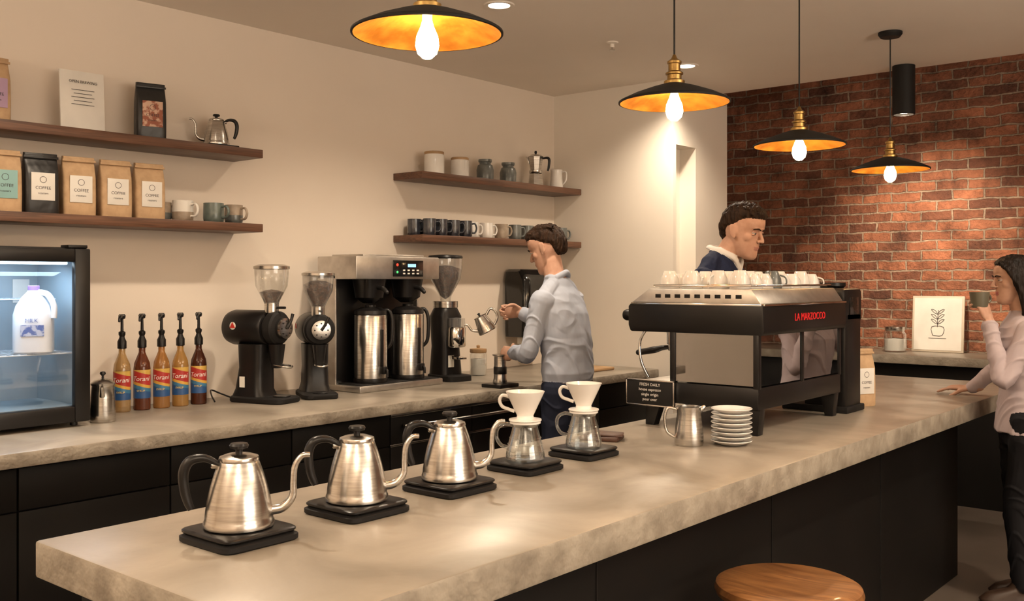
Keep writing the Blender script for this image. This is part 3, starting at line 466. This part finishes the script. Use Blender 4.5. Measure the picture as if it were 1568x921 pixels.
for i in range(4):
    a=pi/4+i*pi/2; c,s=math.cos(a),math.sin(a); tube('leg',[(.13*c,.13*s,.60),(.21*c,.21*s,0.001)],[.014,.012],BLK,g,12,1)
tube('foot_ring',[(.185*math.cos(a*pi/12),.185*math.sin(a*pi/12),.22) for a in range(25)],.009,BLK,g,10,1)
# ------------------------------------------------------------ people
def ellg(c,r,mx=None,seg=20,ring=12,rot=None):
    vs=[];fs=[]; R=Euler(rot).to_matrix() if rot else None
    for j in range(ring+1):
        t=pi*j/ring; 
        for i in range(seg):
            a=2*pi*i/seg; p=V((r[0]*math.sin(t)*math.cos(a),r[1]*math.sin(t)*math.sin(a),r[2]*math.cos(t)))
            if j==0 or j==ring: p=V((1e-5*math.cos(a),1e-5*math.sin(a),r[2]*math.cos(t)))
            if R: p=R@p
            vs.append(p+V(c))
    for j in range(ring):
        for i in range(seg):
            k=(i+1)%seg; fs.append((j*seg+i,(j+1)*seg+i,(j+1)*seg+k,j*seg+k))
    fs.append(tuple(range(seg))); fs.append(tuple(range(ring*seg+seg-1,ring*seg-1,-1)))
    if mx: vs=[mx@v for v in vs]
    return vs,fs
SK,TOP,TRO,HAIR,SHOE,SHIRT,BELT,LIP=range(8)
class Body:
    def __init__(s): s.v=[];s.f=[];s.l=[]
    def add(s,vf,lab,mx=None):
        o=len(s.v); vs=[mx@V(v) for v in vf[0]] if mx else vf[0]; s.v+=[V(v) for v in vs]
        for f in vf[1]: s.f.append(tuple(i+o for i in f)); s.l.append(lab)
    def head(s,mx,k=1,style='m'):
        mx=mx@M.Scale(k,4); e=lambda c,r,l=SK,rot=None: s.add(ellg(c,r,None,24,16,rot),l,mx)
        w=1 if style=='m' else .94
        R=[(-.122,.062,.030,.016),(-.117,.078,.010,.028),(-.105,.086,-.010,.039),(-.088,.084,-.025,.048),(-.070,.081,-.042,.055),(-.050,.082,-.065,.061),(-.030,.079,-.085,.066),(-.010,.077,-.097,.069),(.004,.0745,-.102,.071),(.012,.076,-.102,.072),(.024,.083,-.104,.0735),(.045,.085,-.104,.075),(.065,.080,-.100,.074),(.085,.065,-.088,.067),(.100,.046,-.070,.053),(.110,.025,-.048,.036),(.116,.0,-.02,.012)]
        s.add(loftg([(0,(a+b)/2,z,c*w,(a-b)/2,2.25) for z,a,b,c in R],36),SK,mx)
        e((0,.071,.026),(.044,.0150,.007)); s.add(tubeg([(0,.076,.018),(0,.085,.0),(0,.097,-.020)],[.0070,.0080,.0100],10,3,True),SK,mx); e((0,.0990,-.0265),(.0105,.0105,.0085))
        for q in (-1,1):
            e((q*.0115,.090,-.029),(.0075,.0090,.0065)); e((q*.038,.043,-.021),(.024,.0235,.026)); e((q*.078*w,-.010,-.006),(.0065,.018,.031),SK,(.15,0,q*.45)); e((q*.082*w,-.018,.006),(.005,.014,.020),SK,(.15,0,q*.5)); e((q*.076*w,-.002,-.030),(.005,.008,.010))
        e((0,.0815,-.0575),(.0225,.0062,.0040),LIP); e((0,.0805,-.0665),(.0190,.0066,.0050),LIP); e((0,.079,-.047),(.014,.0065,.009))
        if style=='m':
            R=[(-.060,-.055,-.090,.040),(-.040,-.048,-.104,.056),(-.012,-.042,-.113,.066),(.006,-.030,-.117,.0715),(.020,.022,-.117,.0755),(.036,.044,-.117,.0785),(.055,.062,-.114,.0800),(.074,.079,-.104,.0785),(.092,.080,-.090,.070),(.108,.070,-.070,.056),(.120,.045,-.046,.036),(.126,.01,-.02,.012)]
            s.add(loftg([(0,(a+b)/2,z,c,(a-b)/2,2.3) for z,a,b,c in R],40),HAIR,mx)
            for i in range(60):
                a=random.uniform(-.062,.062); y=random.uniform(-.08,.060); z=.125-(a/.085)**2*.040-max(0,y)**2*7-min(0,y)**2*4; s.add(tubeg([(a-.010,y-.022,z-.012),(a,y,z+.001),(a+.014,y+.016,z-.003)],[.005,.0075,.004],8,2,True),HAIR,mx)
        else:
            R=[(-.06,-.02,-.10,.066),(-.02,-.015,-.116,.078),(.01,.0,-.120,.081),(.04,.030,-.118,.084),(.065,.068,-.112,.083),(.085,.072,-.100,.077),(.105,.055,-.078,.062),(.118,.03,-.05,.04),(.124,0,-.02,.015)]
            s.add(loftg([(0,(a+b)/2,z,c,(a-b)/2,2.3) for z,a,b,c in R],36),HAIR,mx)
            for q in (-1,1):
                for j in range(5):
                    o=j*.014; s.add(tubeg([(q*(.034+.004*j),.060-o,.090),(q*.072,.036-o,.048),(q*(.082),.012-o,-.01),(q*(.088-.003*j),-.005-o,-.08),(q*(.086-.006*j),-.012-o+.006*math.sin(j*2),-.15),(q*(.078-.01*j),-.005-o,-.22-.012*(j%3))],[.010,.014,.015,.016,.015,.005],10,4,True,),HAIR,mx)
            for j in range(5): s.add(tubeg([((j-2)*.02,-.085,.02),((j-2)*.028,-.105,-.08),((j-2)*.030+.006,-.100,-.17),((j-2)*.026,-.09,-.25+.01*(j%2))],[.03,.034,.030,.008],12,4,True),HAIR,mx)
        s.hm=mx
    def hand(s,w,d,n,side,curl=(.5,.6,.4),th=.5,k=1,spread=.06):
        y=V(d).normalized(); z=V(n); z=(z-y*z.dot(y)).normalized(); x=y.cross(z); mx=M.Translation(w)@M((x,y,z)).transposed().to_4x4()@M.Scale(k,4)
        s.add(tubeg([(0,-.05,0),(0,0,0),(0,.015,0)],[.026,.025,.026],14,3,True,.8,(1,0,0)),SK,mx)
        s.add(tubeg([(0,.005,0),(0,.03,0),(-.001*side,.065,.001),(0,.088,.002)],[.027,.036,.040,.037],16,3,True,.42,(1,0,0)),SK,mx)
        s.add(ellg((side*.024,.030,-.008),(.016,.028,.013)),SK,mx)
        for i in range(4):
            X=side*(.032-.0213*i); L=(.92,1.04,.98,.76)[i]; yb=(.084,.090,.086,.076)[i]; p=V((X*.9,yb-.02,0)); q=V((X,yb,.002)); a=0; pts=[p,q]; rs=[.0095,.0090]
            sa=side*(1.4-i)*spread
            for ln,c,r in ((.043,curl[0],.0082),(.026,curl[1],.0076),(.020,curl[2],.0066)):
                a+=c*(1+.05*i); q=q+V((math.sin(sa)*math.cos(a),math.cos(a)*math.cos(sa),-math.sin(a)))*ln*L; pts.append(q); rs.append(r)
            s.add(tubeg(pts,rs,10,3,True),SK,mx)
        t0=V((side*.022,.018,-.006)); t1=V((side*.042,.045,-.012-.012*th)); t2=t1+V((side*(.022-.022*th),.026,-.012-.018*th)); t3=t2+V((side*(.012-.024*th),.020,-.006-.012*th)); s.add(tubeg([t0,t1,t2,t3],[.014,.0115,.0100,.0075],10,3,True),SK,mx)
    def arm(s,a,b,c,r,lab,cuff=None):
        a,b,c=V(a),V(b),V(c); m1=a.lerp(b,.5); m2=b.lerp(c,.4)
        s.add(tubeg([a,m1,b,m2,c],[r,r*.88,r*.76,r*.74,r*.56],20,5,True),lab)
        d=(c-b).normalized(); s.add(tubeg([c-d*.045,c],[r*.62,r*.64],18,1,True),cuff if cuff is not None else lab)
def build(n,bd,loc,rz,mats,k=1):
    g=G(n,loc,rz,k); assert all(abs(c)<5 for v in bd.v for c in v)
    me=bpy.data.meshes.new('t'); me.from_pydata([tuple(v) for v in bd.v],[],bd.f); me.update()
    t=bpy.data.objects.new('t',me); COL.objects.link(t); r=t.modifiers.new('r','REMESH'); r.mode='VOXEL'; r.voxel_size=.0036; sm=t.modifiers.new('s','SMOOTH'); sm.factor=.5; sm.iterations=5
    dg=bpy.context.evaluated_depsgraph_get(); m2=bpy.data.meshes.new_from_object(t.evaluated_get(dg)); bpy.data.objects.remove(t)
    bv=BVHTree.FromPolygons(bd.v,bd.f); L=bd.l
    for m in mats: m2.materials.append(m)
    idx=[L[bv.find_nearest(p.center)[2]] for p in m2.polygons]
    cloth=set(); hair=set()
    for p,i in zip(m2.polygons,idx):
        if i in (TOP,TRO): cloth.update(p.vertices)
        elif i==HAIR: hair.update(p.vertices)
    nrm=[v.normal.copy() for v in m2.vertices]
    for i in cloth:
        v=m2.vertices[i]; c=v.co.copy()
        a=noise.noise(V((c.x*5,c.y*5,c.z*4))); rr=1-abs(noise.noise(V((c.x*7+3,c.y*7,c.z*11+c.x*9+a*2))))*2; v.co=c+nrm[i]*(a*.006+max(0,rr-.55)*.011+noise.noise(V((c.x*20,c.y*20,c.z*15+c.y*14)))*.003)
    for i in hair:
        v=m2.vertices[i]; c=v.co.copy(); v.co=c+nrm[i]*(noise.noise(V((c.x*120,c.y*60,c.z*30)))*.005)
    m2.polygons.foreach_set('material_index',idx); m2.polygons.foreach_set('use_smooth',[True]*len(idx)); m2.name=n+'_body'
    link(bpy.data.objects.new('body',m2),g)
    hm=bd.hm
    for q in (-1,1):
        v,f_=ellg((q*.030,.0670,.004),(.0130,.0085,.0060),hm); pydata('eye',v,f_,EYEW,g); v,f_=ellg((q*.030,.0742,.003),(.0056,.0024,.0052),hm); pydata('iris',v,f_,INK,g)
        v,f_=ellg((q*.030,.0675,.0090),(.0150,.0095,.0052),hm); pydata('eyelid',v,f_,mats[SK],g); v,f_=ellg((q*.030,.0665,-.0035),(.0145,.0085,.0045),hm); pydata('lower_lid',v,f_,mats[SK],g)
        v,f_=tubeg([(q*.012,.0860,.0205),(q*.030,.0845,.0265),(q*.050,.070,.021)],[.0022,.0032,.0016],8,4,True); pydata('eyebrow',[hm@p for p in v],f_,mats[HAIR],g)
    return g
EYEW=mat('eye_white',(.55,.50,.46),.25)
SKIN=mat('skin_fair',(.56,.33,.235),.55,c2=(.50,.28,.195),sc=30,spec=.35); SKIN2=mat('skin_medium',(.50,.30,.215),.55,c2=(.44,.25,.175),sc=30,spec=.35)
LIPM=mat('lips',(.45,.21,.16),.45); LIPW=mat('lips_w',(.42,.12,.11),.4)
HB=mat('brown_hair',(.038,.019,.010),.6,c2=(.014,.007,.004),sc=60,st=(1,1,.2),bump=.8,bsc=120,spec=.15); HD=mat('dark_hair',(.014,.008,.006),.55,c2=(.006,.004,.003),sc=50,st=(1,1,.15),bump=.6,bsc=90,spec=.18)
SHB=mat('blue_shirt_cotton',(.40,.435,.52),.85,c2=(.35,.385,.47),sc=3,spec=.2); NAVYT=mat('navy_trousers',(.014,.018,.036),.8,spec=.2); SHO=mat('shoe_leather',(.04,.022,.014),.4)
BLZ=mat('navy_blazer',(.015,.021,.054),.8,c2=(.011,.016,.040),sc=200,spec=.2); WSH=mat('white_shirt',(.74,.71,.67),.8,spec=.2); BLOU=mat('lilac_blouse',(.44,.37,.385),.75,c2=(.38,.315,.33),sc=3,spec=.2); BTR=mat('black_trousers',(.007,.007,.009),.8,spec=.2)
def legs(B,hz,k,hw,foot=((-.11,0),(.11,.02)),r=1):
    for q,(fx,fy) in zip((-1,1),foot):
        B.add(tubeg([(q*hw,0,hz),(q*hw*1.02,.005,hz*.78),((q*hw+fx)/2,.02+fy*.6,hz*.53),(fx,fy-.01,hz*.30),(fx,fy-.02,.09)],[.100*r,.088*r,.068*r,.062*r,.052*r],22,5,True),TRO)
        B.add(loftg([(fx,fy+.035,.002,.042,.125,2.5),(fx,fy+.04,.02,.046,.132,2.5),(fx,fy+.03,.05,.040,.11,2.3),(fx,fy-.01,.08,.036,.06,2),(fx,fy-.02,.11,.035,.042,2)],24),SHOE)
B=Body(); legs(B,.93,1,.088)
B.add(loftg([(0,0,.80,.13,.10),(0,-.004,.88,.166,.118),(0,0,.955,.163,.116)],36),TRO); B.add(loftg([(0,0,.950,.168,.121),(0,0,.985,.168,.121)],36),BELT)
B.add(loftg([(0,0,.978,.164,.117),(0,.0,1.03,.174,.128),(0,.004,1.12,.166,.122),(0,.02,1.24,.174,.124),(0,.04,1.34,.182,.122),(0,.052,1.40,.178,.110),(0,.060,1.445,.150,.094),(0,.064,1.480,.108,.078),(0,.068,1.525,.070,.066)],44,),TOP)
for q in (-1,1): B.add(ellg((q*.150,.055,1.400),(.058,.060,.056)),TOP); B.add(tubeg([(q*.04,.055,1.50),(q*.10,.055,1.462),(q*.16,.055,1.41)],[.040,.045,.045],16,4,True),TOP)
B.add(tubeg([(-.06,.04,1.525),(-.055,.095,1.530),(0,.125,1.515),(.055,.095,1.530),(.06,.04,1.525),(0,.010,1.555),(-.06,.04,1.525)],.015,10,4),TOP)
B.add(tubeg([(0,.06,1.48),(0,.085,1.55),(0,.10,1.62)],[.058,.055,.054],20,3,True),SK)
B.head(M.Translation((0.0,.135,1.685))@M.Rotation(rad(8),4,'Z')@M.Rotation(rad(-24),4,'X'),1.04)
B.arm((-.160,.06,1.405),(-.215,.115,1.14),(.0,.335,1.115),.060,TOP); B.hand((.012,.345,1.112),(.35,.93,-.05),(-.93,.35,.1),1,(.45,.75,.5),.6)
B.arm((.160,.06,1.405),(.27,.215,1.20),(.155,.37,1.325),.060,TOP); B.hand((.145,.385,1.335),(-.65,.75,.05),(.75,.6,.2),-1,(.7,.9,.6),.7)
build('barista',B,(-3.15,4.20,0),rad(97),[SKIN,SHB,NAVYT,HB,SHO,SHB,SHO,LIPM])
g=G('serving_kettle',(-3.665,4.145,1.225),0)
lathe('kettle_body',[(0,0),(.048,0),(.052,.005),(.050,.03),(.040,.075),(.035,.095),(.037,.10),(0,.105)],STEEL,g); tube('spout',[(.045,0,.03),(.075,0,.05),(.082,0,.085),(.10,0,.10)],[.010,.007,.006,.005],STEEL,g,10); tube('handle',[(-.037,0,.09),(-.07,0,.11),(-.088,0,.09),(-.085,0,.05),(-.05,0,.02)],.007,STEEL,g,10); lathe('lid_knob',[(.004,.103),(.010,.115),(0,.12)],BLK,g)
g.e.rotation_euler=(0,rad(28),rad(-140))
B=Body(); legs(B,.93,1,.09)
B.add(loftg([(0,0,.80,.13,.10),(0,0,.88,.165,.12),(0,0,1.0,.16,.12)],36),TRO)
B.add(loftg([(0,0,.84,.185,.135),(0,0,.95,.180,.132),(0,.0,1.10,.172,.128),(0,.02,1.24,.188,.134),(0,.035,1.34,.200,.132),(0,.045,1.41,.192,.118),(0,.05,1.455,.162,.10),(0,.05,1.49,.120,.085),(0,.055,1.53,.078,.070)],44),TOP)
for q in (-1,1):
    B.add(ellg((q*.165,.045,1.41),(.064,.064,.058)),TOP); B.add(tubeg([(q*.04,.045,1.51),(q*.11,.045,1.475),(q*.17,.045,1.42)],[.045,.05,.05],16,4,True),TOP)
    B.add(tubeg([(q*.012,.158,1.20),(q*.045,.158,1.30),(q*.072,.150,1.40),(q*.078,.10,1.50),(q*.068,.03,1.54)],[.008,.022,.026,.018,.014],12,4,True,.5,(1,0,0)),TOP)
    B.add(tubeg([(q*.014,.150,1.46),(q*.042,.138,1.51),(q*.060,.08,1.545),(q*.05,.01,1.565),(0,-.008,1.57)],[.010,.018,.018,.015,.015],12,4,True,.6),SHIRT)
B.add(ellg((0,.128,1.37),(.050,.035,.13)),SHIRT); B.add(ellg((0,.120,1.475),(.022,.020,.035)),SK)
B.add(tubeg([(0,.05,1.48),(0,.09,1.54),(0,.12,1.59)],[.060,.058,.057],20,3,True),SK)
B.head(M.Translation((0,.170,1.645))@M.Rotation(rad(-8),4,'Z')@M.Rotation(rad(-16),4,'X'),1.08)
for q in (-1,1):
    B.arm((q*.182,.045,1.40),(q*.26,.06,1.14),(q*.20,.245,1.00),.068,TOP,TOP); B.hand((q*.195,.262,.985),(-q*.2,.95,-.25),(0,.2,1),-q,(.3,.35,.3),.3)
build('man_in_blazer',B,(-2.60,4.75,0),rad(-84),[SKIN,BLZ,NAVYT,HB,SHO,WSH,SHO,LIPM],1.08)
B=Body(); legs(B,.86,1,.08,((-.09,.04),(.07,-.03)),.88)
B.add(loftg([(0,-.01,.74,.13,.10),(0,-.012,.82,.160,.118),(0,-.004,.93,.140,.102)],36),TRO)
B.add(loftg([(0,-.01,.80,.168,.128),(0,-.01,.84,.166,.125),(0,-.005,.92,.152,.112),(0,.0,1.0,.138,.100),(0,.012,1.12,.146,.116),(0,.02,1.20,.152,.120),(0,.01,1.27,.150,.098),(0,.004,1.315,.125,.080),(0,.0,1.345,.088,.066),(0,.0,1.37,.060,.055)],44),TOP)
for q in (-1,1): B.add(ellg((q*.125,.0,1.275),(.050,.052,.048)),TOP)
B.add(tubeg([(0,0,1.34),(0,.012,1.40),(0,.025,1.46)],[.050,.046,.046],20,3,True),SK)
B.head(M.Translation((0,.045,1.52))@M.Rotation(rad(6),4,'Z')@M.Rotation(rad(-6),4,'X'),.95,'f')
B.arm((-.135,.0,1.28),(-.175,.12,1.05),(-.105,.165,1.30),.052,TOP); B.hand((-.103,.165,1.325),(.1,.35,.9),(-.75,-.6,.25),1,(.5,.8,.5),.55,.92)
B.arm((.135,.0,1.28),(.30,.03,1.09),(.40,.15,.965),.052,TOP); B.hand((.408,.162,.958),(.5,.85,-.08),(0,.1,1),-1,(.12,.15,.15),.15,.92)
build('woman_customer',B,(-1.165,5.145,0),rad(115),[SKIN2,BLOU,BTR,HD,SHO,BLOU,SHO,LIPW])
g=G('coffee_mug',(-1.315,4.98,1.385),rad(60)); lathe('mug_body',[(0,0),(.03,0),(.036,.006),(.043,.06),(.044,.075),(.040,.075),(.038,.05),(.028,.01),(0,.01)],OLIVE,g); tube('mug_handle',[(.042,0,.06),(.062,0,.058),(.066,0,.035),(.04,0,.02)],.005,OLIVE,g,10)
# ------------------------------------------------------------ camera / world
cam=bpy.data.cameras.new('camera'); co=bpy.data.objects.new('camera',cam); COL.objects.link(co); S.camera=co
co.location=(0,0,1.52); co.rotation_euler=(pi/2,0,rad(40.1)); cam.sensor_width=36; cam.lens=34.76; cam.shift_y=-.0207; cam.clip_start=.05
wd=bpy.data.worlds.new('w'); S.world=wd; wd.use_nodes=True; wd.node_tree.nodes['Background'].inputs[0].default_value=(.5,.4,.3,1); wd.node_tree.nodes['Background'].inputs[1].default_value=.3
c=S.cycles; c.max_bounces=6; c.diffuse_bounces=4; c.glossy_bounces=3; c.transmission_bounces=3; c.transparent_max_bounces=8; c.caustics_reflective=False; c.caustics_refractive=False
S.view_settings.view_transform='Standard'; S.view_settings.look='None'; S.view_settings.exposure=.62
